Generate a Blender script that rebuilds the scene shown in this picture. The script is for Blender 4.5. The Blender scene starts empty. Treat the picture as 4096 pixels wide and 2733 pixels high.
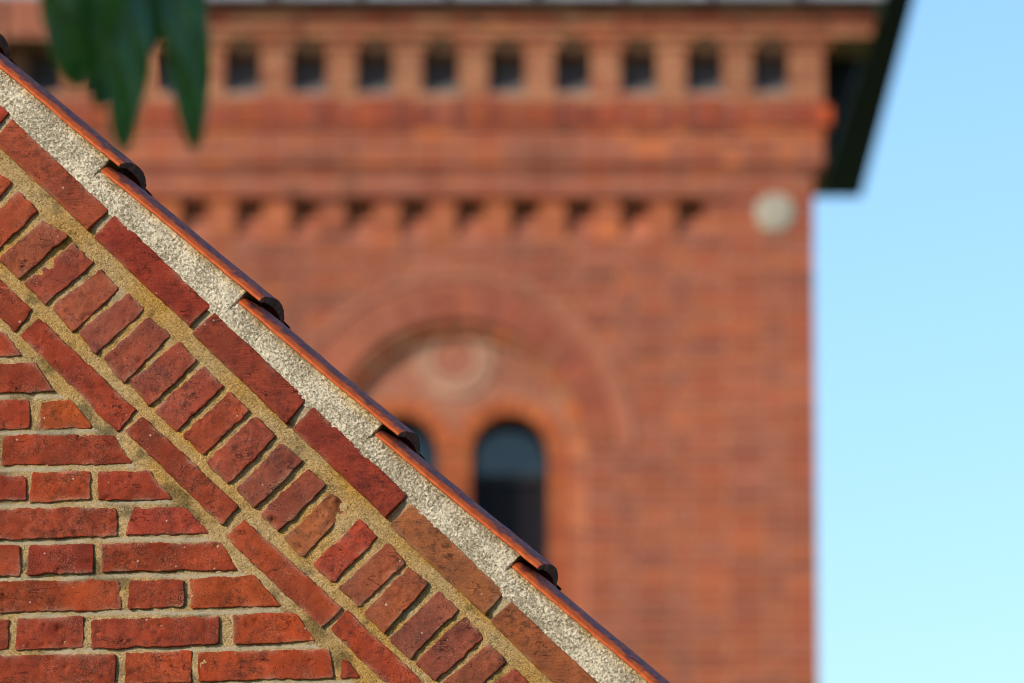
import bpy, bmesh, math, random
import numpy as np
random.seed(7); np.random.seed(7)
rad = math.radians
scn = bpy.context.scene
COL = scn.collection

# ------------------------------------------------------------------ camera
PITCH = rad(11.5)
CAM = np.array([0.0, 0.0, 1.6])
FPX = 200.0/36.0*4096.0
cam = bpy.data.cameras.new('camera'); cam_o = bpy.data.objects.new('camera', cam)
COL.objects.link(cam_o); scn.camera = cam_o
cam.lens = 200; cam.sensor_width = 36; cam.clip_start = 0.1; cam.clip_end = 3000
cam_o.location = CAM; cam_o.rotation_euler = (rad(90)+PITCH, 0, 0)
cam.dof.use_dof = True; cam.dof.focus_distance = 10.12; cam.dof.aperture_fstop = 3.9
cam.dof.aperture_blades = 0

# ------------------------------------------------------------------ world, sun
SUN_AZ = rad(47)      # towards the camera's side, to the left of the wall normal
SUN_EL = rad(27)
SUNV = np.array([-math.sin(SUN_AZ)*math.cos(SUN_EL), -math.cos(SUN_AZ)*math.cos(SUN_EL), math.sin(SUN_EL)])
w = bpy.data.worlds.new('World'); scn.world = w; w.use_nodes = True
nt = w.node_tree; nt.nodes.clear()
sky = nt.nodes.new('ShaderNodeTexSky'); sky.sky_type = 'NISHITA'; sky.sun_disc = False
sky.sun_elevation = SUN_EL; sky.sun_rotation = math.atan2(SUNV[0], SUNV[1])
sky.air_density = 1.5; sky.dust_density = 0.6; sky.ozone_density = 7.0; sky.altitude = 0
bg = nt.nodes.new('ShaderNodeBackground'); bg.inputs['Strength'].default_value = 0.15
wo = nt.nodes.new('ShaderNodeOutputWorld')
nt.links.new(sky.outputs[0], bg.inputs['Color']); nt.links.new(bg.outputs[0], wo.inputs['Surface'])
sl = bpy.data.lights.new('sun', 'SUN'); sl.energy = 3.45; sl.angle = rad(0.53); sl.color = (1.0, 0.86, 0.68)
so = bpy.data.objects.new('sun', sl); COL.objects.link(so); so.location = (-20, -20, 20)
from mathutils import Vector, Matrix
so.rotation_euler = Vector(SUNV).to_track_quat('Z', 'Y').to_euler()
vs = scn.view_settings
vs.view_transform = 'Standard'; vs.look = 'None'; vs.gamma = 1.0; vs.exposure = 0.50; vs.use_curve_mapping = False
try:
    scn.cycles.max_bounces = 6; scn.cycles.use_denoising = True; scn.cycles.filter_width = 1.05
    scn.cycles.denoising_input_passes = 'RGB_ALBEDO_NORMAL'
except Exception:
    pass

# ------------------------------------------------------------------ helpers
def ray(px, py):                      # px, py in photograph pixels (4096 x 2733)
    a = (px-2048.0)/FPX; b = (1366.5-py)/FPX
    f = np.array([0, math.cos(PITCH), math.sin(PITCH)])
    u = np.array([0, -math.sin(PITCH), math.cos(PITCH)])
    return f + np.array([1.0, 0, 0])*a + u*b

def hit(px, py, o, n):
    r = ray(px, py); o = np.asarray(o, float); n = np.asarray(n, float)
    t = np.dot(o-CAM, n)/np.dot(r, n)
    return CAM + r*t

def obj(name, me, mat=None, parent=None, kind=None):
    o = bpy.data.objects.new(name, me); COL.objects.link(o)
    if mat and me is not None and len(me.materials) == 0: me.materials.append(mat)
    if parent: o.parent = parent
    if kind: o['kind'] = kind
    return o

def empty(name, loc, rz=0.0, label=None, cat=None, group=None):
    o = bpy.data.objects.new(name, None); COL.objects.link(o)
    o.location = loc; o.rotation_euler = (0, 0, rz); o.empty_display_size = .2
    if label: o['label'] = label
    if cat: o['category'] = cat
    if group: o['group'] = group
    return o

def mesh_np(name, v, f, smooth=True):
    me = bpy.data.meshes.new(name)
    v = np.asarray(v, np.float32); f = np.asarray(f, np.int32)
    n, k = f.shape
    me.vertices.add(len(v)); me.vertices.foreach_set('co', v.ravel())
    me.loops.add(n*k); me.loops.foreach_set('vertex_index', f.ravel())
    me.polygons.add(n)
    me.polygons.foreach_set('loop_start', np.arange(0, n*k, k, dtype=np.int32))
    me.polygons.foreach_set('loop_total', np.full(n, k, np.int32))
    me.polygons.foreach_set('use_smooth', np.full(n, smooth, bool))
    me.update(calc_edges=True); me.validate()
    return me

def mesh_py(name, v, f, smooth=False):
    me = bpy.data.meshes.new(name); me.from_pydata([tuple(map(float, p)) for p in v], [], f)
    me.polygons.foreach_set('use_smooth', [smooth]*len(me.polygons)); me.update()
    return me

class MB:                                # gathers boxes, prisms and rings into one mesh
    def __init__(s): s.v = []; s.f = []
    def box(s, x0, x1, y0, y1, z0, z1):
        b = len(s.v)
        s.v += [(x0,y0,z0),(x1,y0,z0),(x1,y1,z0),(x0,y1,z0),(x0,y0,z1),(x1,y0,z1),(x1,y1,z1),(x0,y1,z1)]
        s.f += [tuple(b+i for i in q) for q in ((0,1,5,4),(1,2,6,5),(2,3,7,6),(3,0,4,7),(4,5,6,7),(3,2,1,0))]
        return s
    def prism(s, poly, y0, y1):          # poly of (x, z) counter-clockwise seen from -Y
        b = len(s.v); n = len(poly)
        s.v += [(x,y0,z) for x, z in poly]+[(x,y1,z) for x, z in poly]
        s.f.append(tuple(b+i for i in range(n)))
        s.f.append(tuple(b+n+i for i in reversed(range(n))))
        for i in range(n):
            j = (i+1) % n; s.f.append((b+j, b+i, b+n+i, b+n+j))
        return s
    def add(s, v, f):
        b = len(s.v); s.v += list(v); s.f += [tuple(b+i for i in q) for q in f]; return s
    def mesh(s, name, smooth=False): return mesh_py(name, s.v, s.f, smooth)
    def build(s, name, mat, parent=None, smooth=False, kind=None):
        return obj(name, s.mesh(name, smooth), mat, parent, kind)

def _h(ix, iy, iz, seed):
    with np.errstate(over='ignore'):
        h = (ix.astype(np.uint32)*np.uint32(374761393) + iy.astype(np.uint32)*np.uint32(668265263)
             + iz.astype(np.uint32)*np.uint32(2246822519) + np.uint32((seed*3266489917) & 0xffffffff))
        h = (h ^ (h >> np.uint32(13)))*np.uint32(1274126177)
        h = h ^ (h >> np.uint32(16))
    return h.astype(np.float64)/4294967295.0*2-1

def vnoise(x, y, z, seed=0):
    x = np.asarray(x, float)+1000; y = np.asarray(y, float)+1000; z = np.asarray(z, float)+1000
    x, y, z = np.broadcast_arrays(x, y, z)
    ix, iy, iz = np.floor(x).astype(np.int64), np.floor(y).astype(np.int64), np.floor(z).astype(np.int64)
    fx, fy, fz = x-ix, y-iy, z-iz
    fx = fx*fx*(3-2*fx); fy = fy*fy*(3-2*fy); fz = fz*fz*(3-2*fz)
    r = 0
    for dx in (0, 1):
        wx = fx if dx else 1-fx
        for dy in (0, 1):
            wy = fy if dy else 1-fy
            for dz in (0, 1):
                wz = fz if dz else 1-fz
                r = r + wx*wy*wz*_h(ix+dx, iy+dy, iz+dz, seed)
    return r

def fbm(x, y, z, seed=0, octv=3):
    r = 0; a = 1.0; f = 1.0
    for o in range(octv):
        r = r + a*vnoise(x*f, y*f, z*f, seed+o*17); a *= .5; f *= 2.03
    return r

# ------------------------------------------------------------------ material helpers
class NT:
    def __init__(s, name):
        s.m = bpy.data.materials.new(name); s.m.use_nodes = True
        s.t = s.m.node_tree; s.t.nodes.clear()
        s.out = s.n('ShaderNodeOutputMaterial'); s.b = s.n('ShaderNodeBsdfPrincipled')
        s.l(s.b.outputs[0], s.out.inputs[0])
        s.b.inputs['Roughness'].default_value = .85
        s.b.inputs['Specular IOR Level'].default_value = .25
    def n(s, t, **k):
        q = s.t.nodes.new(t)
        for a, v in k.items(): setattr(q, a, v)
        return q
    def l(s, a, b): s.t.links.new(a, b)
    def val(s, inp, v):
        if hasattr(v, 'is_output'): s.l(v, inp)
        else: inp.default_value = v
    def coord(s, which='Object', scale=(1,1,1), rot=(0,0,0), offs=None):
        c = s.n('ShaderNodeTexCoord'); mp = s.n('ShaderNodeMapping')
        mp.inputs['Scale'].default_value = scale; mp.inputs['Rotation'].default_value = rot
        s.l(c.outputs[which], mp.inputs['Vector'])
        if offs is not None: s.l(offs, mp.inputs['Location'])
        return mp.outputs[0]
    def noise(s, vec, scale, detail=3, rough=.55, out='Fac', dist=0):
        q = s.n('ShaderNodeTexNoise'); s.l(vec, q.inputs['Vector'])
        q.inputs['Scale'].default_value = scale; q.inputs['Detail'].default_value = detail
        q.inputs['Roughness'].default_value = rough; q.inputs['Distortion'].default_value = dist
        return q.outputs[out]
    def voro(s, vec, scale, out='Distance', feature='F1'):
        q = s.n('ShaderNodeTexVoronoi', feature=feature); s.l(vec, q.inputs['Vector'])
        q.inputs['Scale'].default_value = scale
        return q.outputs[out]
    def ramp(s, fac, stops, interp='LINEAR'):
        q = s.n('ShaderNodeValToRGB'); s.val(q.inputs[0], fac); e = q.color_ramp.elements
        q.color_ramp.interpolation = interp
        while len(e) < len(stops): e.new(.5)
        for el, (p, c) in zip(e, stops):
            el.position = p; el.color = (c, c, c, 1) if isinstance(c, (int, float)) else (*c, 1)
        return q.outputs[0]
    def mix(s, fac, a, b, mode='MIX'):
        q = s.n('ShaderNodeMix', data_type='RGBA', blend_type=mode)
        s.val(q.inputs[0], fac)
        for i, v in ((6, a), (7, b)):
            if isinstance(v, tuple) and len(v) == 3: v = (*v, 1)
            s.val(q.inputs[i], v)
        return q.outputs[2]
    def math(s, op, a, b=0.0, c=None):
        q = s.n('ShaderNodeMath', operation=op); s.val(q.inputs[0], a); s.val(q.inputs[1], b)
        if c is not None: s.val(q.inputs[2], c)
        return q.outputs[0]
    def bump(s, h, dist, strength=1.0, normal=None):
        q = s.n('ShaderNodeBump'); q.inputs['Strength'].default_value = strength
        q.inputs['Distance'].default_value = dist; s.l(h, q.inputs['Height'])
        if normal is not None: s.l(normal, q.inputs['Normal'])
        return q.outputs[0]
    def attr(s, name, out='Fac'):
        q = s.n('ShaderNodeAttribute', attribute_name=name); return q.outputs[out]
    def set(s, **k):
        for a, v in k.items(): s.val(s.b.inputs[a], v)
    def color(s, v): s.val(s.b.inputs['Base Color'], (*v, 1) if isinstance(v, tuple) and len(v) == 3 else v)
    def normal(s, v): s.l(v, s.b.inputs['Normal'])

def mat_plain(name, col, rough=.8, spec=.25, metal=0.0, var=.25, scale=8):
    m = NT(name); v = m.coord()
    f = m.noise(v, scale, 5)
    m.color(m.mix(m.ramp(f, [(.3, 0.0), (.7, 1.0)]), tuple(c*(1-var) for c in col), tuple(min(1, c*(1+var)) for c in col)))
    m.set(**{'Roughness': rough, 'Specular IOR Level': spec, 'Metallic': metal})
    m.normal(m.bump(f, .002, .4))
    return m.m

def mat_old_brick(name, streak=None, dust=1.0):
    m = NT(name)
    oi = m.n('ShaderNodeObjectInfo')
    off = m.n('ShaderNodeVectorMath', operation='SCALE'); off.inputs[0].default_value = (31, 17, 23)
    m.l(oi.outputs['Random'], off.inputs['Scale'])
    v = m.coord(offs=off.outputs[0])
    col = oi.outputs['Color']
    big = m.noise(v, 13, 5, .65); mid = m.noise(v, 75, 6, .7); fine = m.noise(v, 520, 3, .65); tiny = m.noise(v, 1100, 2, .6)
    c = m.mix(m.ramp(big, [(.3, 0.0), (.7, 1.0)]), m.mix(1.0, col, (.56, .60, .68), 'MULTIPLY'), m.mix(1.0, col, (1.32, 1.32, 1.16), 'MULTIPLY'))
    soot = m.ramp(mid, [(.47, 0.0), (.62, 1.0)])
    soot = m.math('MULTIPLY', soot, m.ramp(m.noise(v, 12, 3), [(.38, .10), (.60, .95)]))
    c = m.mix(soot, c, m.mix(1.0, col, (.38, .46, .56), 'MULTIPLY'))
    c = m.mix(m.attr('fresh'), c, m.mix(1.0, col, (1.25, 1.6, 1.1), 'MULTIPLY'))
    c = m.mix(1.0, c, m.ramp(tiny, [(.3, .62), (.7, 1.36)]), 'MULTIPLY')
    dst = m.math('MULTIPLY', m.ramp(fine, [(.5, 0.0), (.72, 1.0)]), m.ramp(m.noise(v, 24, 3), [(.35, .05*dust), (.65, .55*dust)]))
    c = m.mix(dst, c, (.42, .22, .15))
    # pores, and creases where the clay was folded into the mould
    vd = m.voro(v, 210); pore = m.ramp(vd, [(.08, 1.0), (.24, 0.0)])
    pore = m.math('MULTIPLY', pore, m.ramp(m.noise(v, 55, 3), [(.46, 0.0), (.56, 1.0)]))
    vs_ = m.coord(scale=(1, 1, 2.6), rot=(0, rad(-16), 0), offs=off.outputs[0])
    crn = m.noise(vs_, 17, 4, .6)
    crs = m.ramp(m.math('ABSOLUTE', m.math('SUBTRACT', crn, .5)), [(.0, 1.0), (.010, 0.0)])
    crs = m.math('MULTIPLY', crs, m.ramp(m.noise(v, 21, 2), [(.55, 0.0), (.64, 1.0)]))
    dark = m.math('MAXIMUM', pore, crs)
    c = m.mix(m.math('MULTIPLY', dark, .82), c, m.mix(1.0, col, (.16, .16, .18), 'MULTIPLY'))
    # lime flecks of all sizes
    vf = m.n('ShaderNodeTexVoronoi'); m.l(v, vf.inputs['Vector']); vf.inputs['Scale'].default_value = 130
    sep = m.n('ShaderNodeSeparateColor'); m.l(vf.outputs['Color'], sep.inputs[0])
    lim = m.math('MULTIPLY', m.math('POWER', sep.outputs[0], 40.0), .30)
    sz = m.math('LESS_THAN', m.math('ADD', vf.outputs['Distance'], m.math('MULTIPLY', m.math('SUBTRACT', fine, .5), .14)), lim)
    c = m.mix(m.math('MULTIPLY', sz, .6), c, (.52, .42, .32))
    # mortar smears along the arrises
    sm = m.math('MULTIPLY', m.attr('smear'), m.ramp(fine, [(.38, .0), (.6, .8)]))
    c = m.mix(sm, c, (.46, .30, .20))
    h = m.math('ADD', m.math('MULTIPLY', mid, .6), m.math('MULTIPLY', fine, .42))
    h = m.math('SUBTRACT', h, m.math('MULTIPLY', dark, .8))
    if streak is not None:
        st = m.noise(m.coord(scale=(1, 1, 26), rot=(0, streak, 0), offs=off.outputs[0]), 40, 5, .65)
        c = m.mix(m.ramp(st, [(.42, .0), (.64, .6)]), c, m.mix(1.0, c, (.6, .62, .68), 'MULTIPLY'))
        h = m.math('ADD', h, m.math('MULTIPLY', st, .6))
    m.color(c); m.set(**{'Roughness': .9, 'Specular IOR Level': .15})
    m.normal(m.bump(h, .0032, 1.0))
    return m.m

def mat_mortar():
    m = NT('sandy_mortar'); v = m.coord()
    grain = m.n('ShaderNodeTexVoronoi'); m.l(v, grain.inputs['Vector']); grain.inputs['Scale'].default_value = 480
    sep = m.n('ShaderNodeSeparateColor'); m.l(grain.outputs['Color'], sep.inputs[0])
    cg = m.ramp(sep.outputs[0], [(0, (.07, .055, .035)), (.12, (.22, .16, .08)), (.35, (.42, .31, .165)), (.75, (.56, .435, .25)), (.92, (.70, .59, .41)), (1, (.82, .74, .58))])
    n1 = m.noise(v, 70, 6, .7)
    c = m.mix(.42, cg, m.ramp(n1, [(.3, (.25, .18, .09)), (.5, (.46, .345, .185)), (.7, (.6, .47, .28))]))
    c = m.mix(1.0, c, (.86, .77, .63), 'MULTIPLY')
    c = m.mix(m.attr('ochre'), c, m.mix(1.0, c, (1.0, .82, .42), 'MULTIPLY'))
    c = m.mix(m.attr('soot'), c, m.mix(1.0, c, (.40, .43, .46), 'MULTIPLY'))
    pal = m.math('MULTIPLY', m.attr('pale'), m.ramp(m.noise(v, 300, 2), [(.34, .3), (.5, 1.0)]))
    c = m.mix(pal, c, (.42, .355, .25))
    m.color(c); m.set(**{'Roughness': .95, 'Specular IOR Level': .12})
    h = m.math('ADD', m.math('MULTIPLY', grain.outputs['Distance'], -.55), m.math('MULTIPLY', m.noise(v, 330, 4, .75), 1.2))
    m.normal(m.bump(h, .0030, 1.0))
    return m.m

def mat_fillet():
    m = NT('lichened_mortar'); v = m.coord()
    n1 = m.noise(v, 210, 5, .72); n2 = m.noise(v, 14, 3, .6)
    grain = m.n('ShaderNodeTexVoronoi'); m.l(v, grain.inputs['Vector']); grain.inputs['Scale'].default_value = 380
    sep = m.n('ShaderNodeSeparateColor'); m.l(grain.outputs['Color'], sep.inputs[0])
    base = m.ramp(sep.outputs[1], [(0, (.12, .098, .065)), (.4, (.27, .22, .15)), (.8, (.39, .325, .23)), (1, (.50, .43, .33))])
    th = m.math('ADD', n1, m.math('MULTIPLY', m.math('SUBTRACT', n2, .5), .35))
    th = m.math('SUBTRACT', th, m.math('MULTIPLY', m.attr('soot'), .16))
    crust = m.ramp(th, [(.42, 0.0), (.50, 1.0)])
    c = m.mix(crust, base, m.mix(sep.outputs[0], (.47, .40, .29), (.64, .565, .43)))
    c = m.mix(m.attr('ochre'), c, m.mix(1.0, c, (.92, .80, .52), 'MULTIPLY'))
    m.color(c); m.set(**{'Roughness': .95, 'Specular IOR Level': .1})
    h = m.math('ADD', m.math('MULTIPLY', n1, 1.0), m.math('MULTIPLY', crust, .4))
    h = m.math('SUBTRACT', h, m.math('MULTIPLY', grain.outputs['Distance'], .5))
    m.normal(m.bump(h, .0019, 1.0))
    return m.m

def mat_tile():
    m = NT('glazed_clay'); v = m.coord()
    n1 = m.noise(v, 60, 5, .65); n2 = m.noise(v, 260, 3, .6)
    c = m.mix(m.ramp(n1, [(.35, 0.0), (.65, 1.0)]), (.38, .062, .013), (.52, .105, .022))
    gl = m.attr('glaze_shade')  # dark tone: painted shade together with the dark glaze patches
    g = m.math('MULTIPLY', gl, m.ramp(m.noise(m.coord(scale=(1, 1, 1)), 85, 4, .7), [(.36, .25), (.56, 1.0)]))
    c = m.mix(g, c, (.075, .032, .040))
    pit = m.math('MULTIPLY', m.ramp(m.voro(v, 130), [(.08, 1.0), (.2, 0.0)]), m.ramp(m.noise(v, 40, 2), [(.5, 0.0), (.6, .8)]))
    c = m.mix(pit, c, (.06, .035, .03))
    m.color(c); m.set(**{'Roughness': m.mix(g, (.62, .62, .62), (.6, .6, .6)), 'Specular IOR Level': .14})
    m.normal(m.bump(m.math('SUBTRACT', m.math('ADD', n1, m.math('MULTIPLY', n2, .4)), pit), .0016, .8))
    return m.m

def mat_tower_brick(name, src):
    m = NT(name)
    if src == 'object':
        oi = m.n('ShaderNodeObjectInfo'); col = oi.outputs['Color']
    else:
        col = m.attr('tone', 'Color')
    v = m.coord(); f = m.noise(v, 22, 5, .65)
    c = m.mix(m.ramp(f, [(.3, 0.0), (.7, 1.0)]), m.mix(1.0, col, (.7, .7, .72), 'MULTIPLY'), m.mix(1.0, col, (1.2, 1.2, 1.15), 'MULTIPLY'))
    m.color(c); m.normal(m.bump(f, .004, .6)); m.set(**{'Roughness': .85})
    return m.m

def mat_brick_far(name, mortar, c1, c2, vertical='XZ'):
    m = NT(name); c = m.n('ShaderNodeTexCoord'); s = m.n('ShaderNodeSeparateXYZ'); m.l(c.outputs['Object'], s.inputs[0])
    cb = m.n('ShaderNodeCombineXYZ')
    m.l(m.math('ADD', s.outputs[0], s.outputs[1]), cb.inputs[0]); m.l(s.outputs[2], cb.inputs[1])
    b = m.n('ShaderNodeTexBrick'); m.l(cb.outputs[0], b.inputs['Vector'])
    b.inputs['Scale'].default_value = 1; b.inputs['Brick Width'].default_value = .24; b.inputs['Row Height'].default_value = .0667
    b.inputs['Mortar Size'].default_value = .006; b.inputs['Color1'].default_value = (*c1, 1)
    b.inputs['Color2'].default_value = (*c2, 1); b.inputs['Mortar'].default_value = (*mortar, 1)
    n = m.noise(m.coord(), 9, 5)
    m.color(m.mix(1.0, b.outputs['Color'], m.ramp(n, [(.3, .7), (.7, 1.15)]), 'MULTIPLY'))
    m.normal(m.bump(m.math('SUBTRACT', 1.0, b.outputs['Fac']), .006, .8))
    return m.m

M_brick = mat_old_brick('old_red_brick')
M_verge = mat_old_brick('drag_wired_brick', streak=rad(44), dust=.45)
M_mortar = mat_mortar(); M_fillet = mat_fillet(); M_tile = mat_tile()
M_tb = mat_tower_brick('tower_brick', 'object'); M_tbs = mat_tower_brick('tower_brickwork', 'attr')
M_tmort = mat_plain('tower_mortar', (.50, .28, .175), .95, .1, var=.12, scale=30)
M_far = mat_brick_far('brick_courses', (.33, .245, .135), (.30, .056, .022), (.25, .05, .024))
M_tfar = mat_brick_far('tower_brick_courses', (.46, .27, .17), (.30, .07, .034), (.26, .06, .032))
M_slate = mat_plain('dark_slate', (.018, .018, .024), .6, .3)
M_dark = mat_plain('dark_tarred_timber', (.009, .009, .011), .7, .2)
M_zinc = mat_plain('grey_zinc', (.30, .31, .33), .45, .4, metal=.4)
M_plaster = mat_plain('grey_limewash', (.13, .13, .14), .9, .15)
M_sill = mat_plain('weathered_lead', (.13, .125, .125), .8, .3, var=.2)
M_stone = mat_plain('pale_stone', (.33, .30, .235), .85, .2, var=.12)
M_leaf = None

# ------------------------------------------------------------------ ground
def mat_ground():
    m = NT('grass_ground'); v = m.coord(); n = m.noise(v, 1.2, 8, .7)
    m.color(m.ramp(n, [(.3, (.035, .06, .018)), (.55, (.06, .10, .028)), (.75, (.11, .11, .05))])); m.normal(m.bump(n, .05, .5)); return m.m
g = MB(); g.add([(-900, -900, 0), (900, -900, 0), (900, 900, 0), (-900, 900, 0)], [(0, 1, 2, 3)])
g.build('ground', mat_ground(), kind='structure')

# ================================================================== GABLE HOUSE
YAW = rad(9.0)
GO = np.array([0.0, 9.85, 0.0])
GX = np.array([math.cos(YAW), -math.sin(YAW), 0]); GN = np.array([math.sin(YAW), math.cos(YAW), 0])
house = empty('gable_house', GO, -YAW, 'red brick gable end with clay verge tiles and lichened mortar', 'house')

def W(px, py, d=0.0):                    # photograph pixel -> (x, z) in the gable plane
    p = hit(px, py, GO+GN*d, GN)
    return np.array([np.dot(p-GO, GX), p[2]])

Z = 1400.0/2350.0
REG = {1: (0, 0), 2: (0, 800), 3: (0, 1800), 4: (1000, 1400), 5: (1300, 1800)}
def R(r, x, y): return (REG[r][0]+x*Z, REG[r][1]+y*Z)
def Q(r, *pts): return [R(r, *p) for p in pts]

V = [Q(1, (-580,187), (90,790), (-25,905), (-690,322)), Q(1, (110,830), (755,1440), (625,1555), (0,965)),
     Q(2, (800,130), (1435,735), (1310,860), (670,265)), Q(2, (1465,785), (2085,1365), (1955,1510), (1328,905)),
     Q(4, (450,405), (1080,1000), (945,1130), (318,540)), Q(5, (605,385), (1225,970), (1105,1115), (467,515)),
     Q(5, (1270,1040), (1890,1625), (1770,1770), (1143,1155))]
# headers: L1, U1, U2, L2 (lower-left end to upper-right end and back)
H = [Q(1, (-265,1400), (-25,1165), (80,1240), (-150,1500)), Q(2, (-120,200), (130,-43), (255,80), (0,330)),
     Q(2, (15,405), (285,155), (455,250), (150,525)), Q(2, (190,560), (500,305), (625,430), (320,700)),
     Q(2, (370,720), (680,480), (800,600), (505,880)), Q(2, (550,885), (870,640), (965,740), (650,1030)),
     Q(2, (718,1065), (1010,800), (1140,920), (850,1220)), Q(2, (890,1220), (1215,970), (1320,1085), (1020,1380)),
     Q(2, (1060,1410), (1375,1130), (1495,1255), (1205,1545)), Q(2, (1245,1580), (1550,1305), (1670,1425), (1380,1700)),
     Q(3, (1418,80), (1724,-206), (1844,-81), (1553,215)), Q(3, (1618,258), (1894,-26), (2024,79), (1730,380)),
     Q(3, (1780,430), (2069,139), (2189,239), (1890,540)), Q(3, (1930,590), (2234,299), (2344,389), (2045,715)),
     Q(4, (445,1435), (745,1145), (850,1265), (570,1555)), Q(5, (118,930), (425,635), (535,765), (240,1045)),
     Q(5, (290,1090), (570,800), (695,905), (415,1220)), Q(5, (455,1265), (770,965), (895,1085), (590,1390)),
     Q(5, (637,1420), (945,1125), (1055,1270), (755,1540)), Q(5, (820,1560), (1105,1325), (1215,1430), (940,1690)),
     Q(5, (1000,1690), (1275,1475), (1390,1600), (1110,1840))]
S = [Q(2, (-430,130), (210,740), (105,885), (-540,250)), Q(2, (270,810), (910,1415), (795,1555), (150,915)),
     Q(3, (965,-213), (1595,388), (1492,504), (848,-124)), Q(3, (1640,475), (2295,1070), (2165,1195), (1525,585)),
     Q(5, (150,1090), (790,1690), (680,1820), (45,1210))]
F = [Q(2, (-300,885), (25,890), (140,1040), (-300,1055)), Q(2, (-150,1118), (225,1105), (355,1280), (-150,1300)),
     Q(2, (-300,1345), (190,1350), (195,1530), (-300,1540)), Q(2, (285,1370), (470,1345), (620,1525), (260,1530)),
     Q(3, (-420,-90), (-15,-90), (-15,100), (-420,100)), Q(3, (20,-95), (760,-95), (875,85), (10,100)),
     Q(3, (-250,165), (165,180), (170,330), (-250,350)), Q(3, (220,160), (610,150), (595,325), (205,345)),
     Q(3, (670,155), (990,145), (1145,325), (665,330)), Q(3, (-60,410), (780,390), (785,570), (-60,600)),
     Q(3, (900,390), (1240,390), (1395,555), (845,570)), Q(3, (-300,650), (135,650), (130,840), (-300,850)),
     Q(3, (205,650), (625,635), (615,820), (190,835)), Q(3, (690,640), (1480,630), (1590,797), (690,815)),
     Q(3, (-60,890), (800,880), (800,1065), (-60,1090)), Q(3, (880,885), (1235,880), (1235,1045), (865,1065)),
     Q(3, (1285,870), (1700,850), (1880,1040), (1285,1055)), Q(3, (-800,1150), (55,1150), (40,1340), (-800,1350)),
     Q(3, (125,1140), (560,1125), (550,1325), (110,1340)), Q(3, (615,1150), (1465,1125), (1465,1305), (615,1330)),
     Q(3, (1570,1115), (1970,1095), (2110,1280), (1570,1295)), Q(3, (-80,1390), (770,1380), (770,1575), (-80,1590)),
     Q(3, (850,1365), (1280,1355), (1280,1555), (845,1565)), Q(3, (1340,1365), (2215,1340), (2235,1525), (1340,1550)),
     Q(3, (2302,1415), (2335,1420), (2405,1530), (2287,1530))]
NV, NH, NS = len(V), len(H), len(S)
def shift(q, dx, dy): return [(x+dx, y+dy) for x, y in q]
VP = (410, 383.5); HP = (103.5, 99.5)
for k in range(1, 7): V.append(shift(V[0], -VP[0]*k, -VP[1]*k))
for k in range(1, 8): V.append(shift(V[NV-1], VP[0]*k, VP[1]*k))
for k in range(1, 27): H.append(shift(H[0], -HP[0]*k, -HP[1]*k))
for k in range(1, 28): H.append(shift(H[NH-1], HP[0]*k, HP[1]*k))
for k in range(1, 7): S.append(shift(S[0], -VP[0]*k, -VP[1]*k))
for k in range(1, 8): S.append(shift(S[NS-1], VP[0]*k, VP[1]*k))
# courses running on outside the frame (r3 units): below and to the left
def cut_x(y): return 1525+(y-585)*640.0/610.0
def fill_row(y0, y1, xr, start_header):
    x = xr; hd = start_header; out = []
    while x > -1060:
        wd = min(400 if hd else 840, x+1074)
        if wd < 40: break
        out.append(Q(3, (x-wd, y0+random.uniform(-6, 6)), (x, y0), (x, y1), (x-wd, y1+random.uniform(-6, 6))))
        x -= wd+68; hd = not hd
    return out
for y0, y1, xr, hd in ((-790,-625,-370,True), (-560,-380,-220,False), (-330,-140,-370,True), (-90,100,-490,False), (160,345,-320,False),
                       (410,595,-130,True), (650,845,-370,False), (890,1085,-130,True), (1150,1345,-870,True), (1390,1585,-150,True)):
    F += fill_row(y0, y1, xr, hd)
for k in range(1, 4):                    # towards the ridge
    y0 = -790-k*243; y1 = y0+185; xr = cut_x(y0)-110
    if xr < -1040: continue
    F.append(Q(3, (max(-1074, xr-300), y0), (xr, y0), (cut_x(y1)-110, y1), (max(-1074, xr-300), y1)))
    F += fill_row(y0, y1, xr-370, k % 2 == 0)
for k in range(5):
    y0 = 1615+k*243; y1 = y0+185
    xr = cut_x(y0)-110
    q = Q(3, (xr-300-60*(k % 3), y0), (xr, y0), (cut_x(y1)-110, y1), (xr-300-60*(k % 3), y1)); F.append(q)
    F += fill_row(y0, y1, xr-370-60*(k % 3), k % 2 == 0)

def lin(r, g_, b):
    return tuple(((c/255.0+.055)/1.055)**2.4 if c > 10 else c/255/12.92 for c in (r, g_, b))
def brick_tint(kind, i):
    rnd = random.Random(kind+str(i))
    if kind == 'V':
        base = [(150,52,40), (158,70,48), (146,50,36), (142,54,40), (136,48,38), (150,80,54), (150,76,50)][i] if i < 7 else (150, 60, 45)
    elif kind == 'H':
        base = rnd.choice([(142,66,50), (136,62,50), (148,68,48), (144,60,46)])
        base = {1: (160,62,40), 9: (164,62,42), 13: (168,82,52), 14: (160,56,40), 0: (166,66,42)}.get(i, base)
    elif kind == 'S':
        base = rnd.choice([(162,62,40), (158,58,40), (164,66,42)])
    else:
        base = rnd.choice([(160,58,36), (164,62,38), (154,56,40), (168,64,36), (156,60,42)])
        base = {3: (176,72,36), 16: (172,70,36), 7: (166,64,34), 10: (160,62,48)}.get(i, base)
    c = lin(*[min(255, v*rnd.uniform(.97, 1.03)) for v in base])
    k = {'V': (.94, 1.10, .92), 'H': (.82, 1.0, .88), 'S': (.68, .73, .56), 'F': (.68, .75, .56)}[kind]
    return tuple(x*q for x, q in zip(c, k))+(1,)

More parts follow.
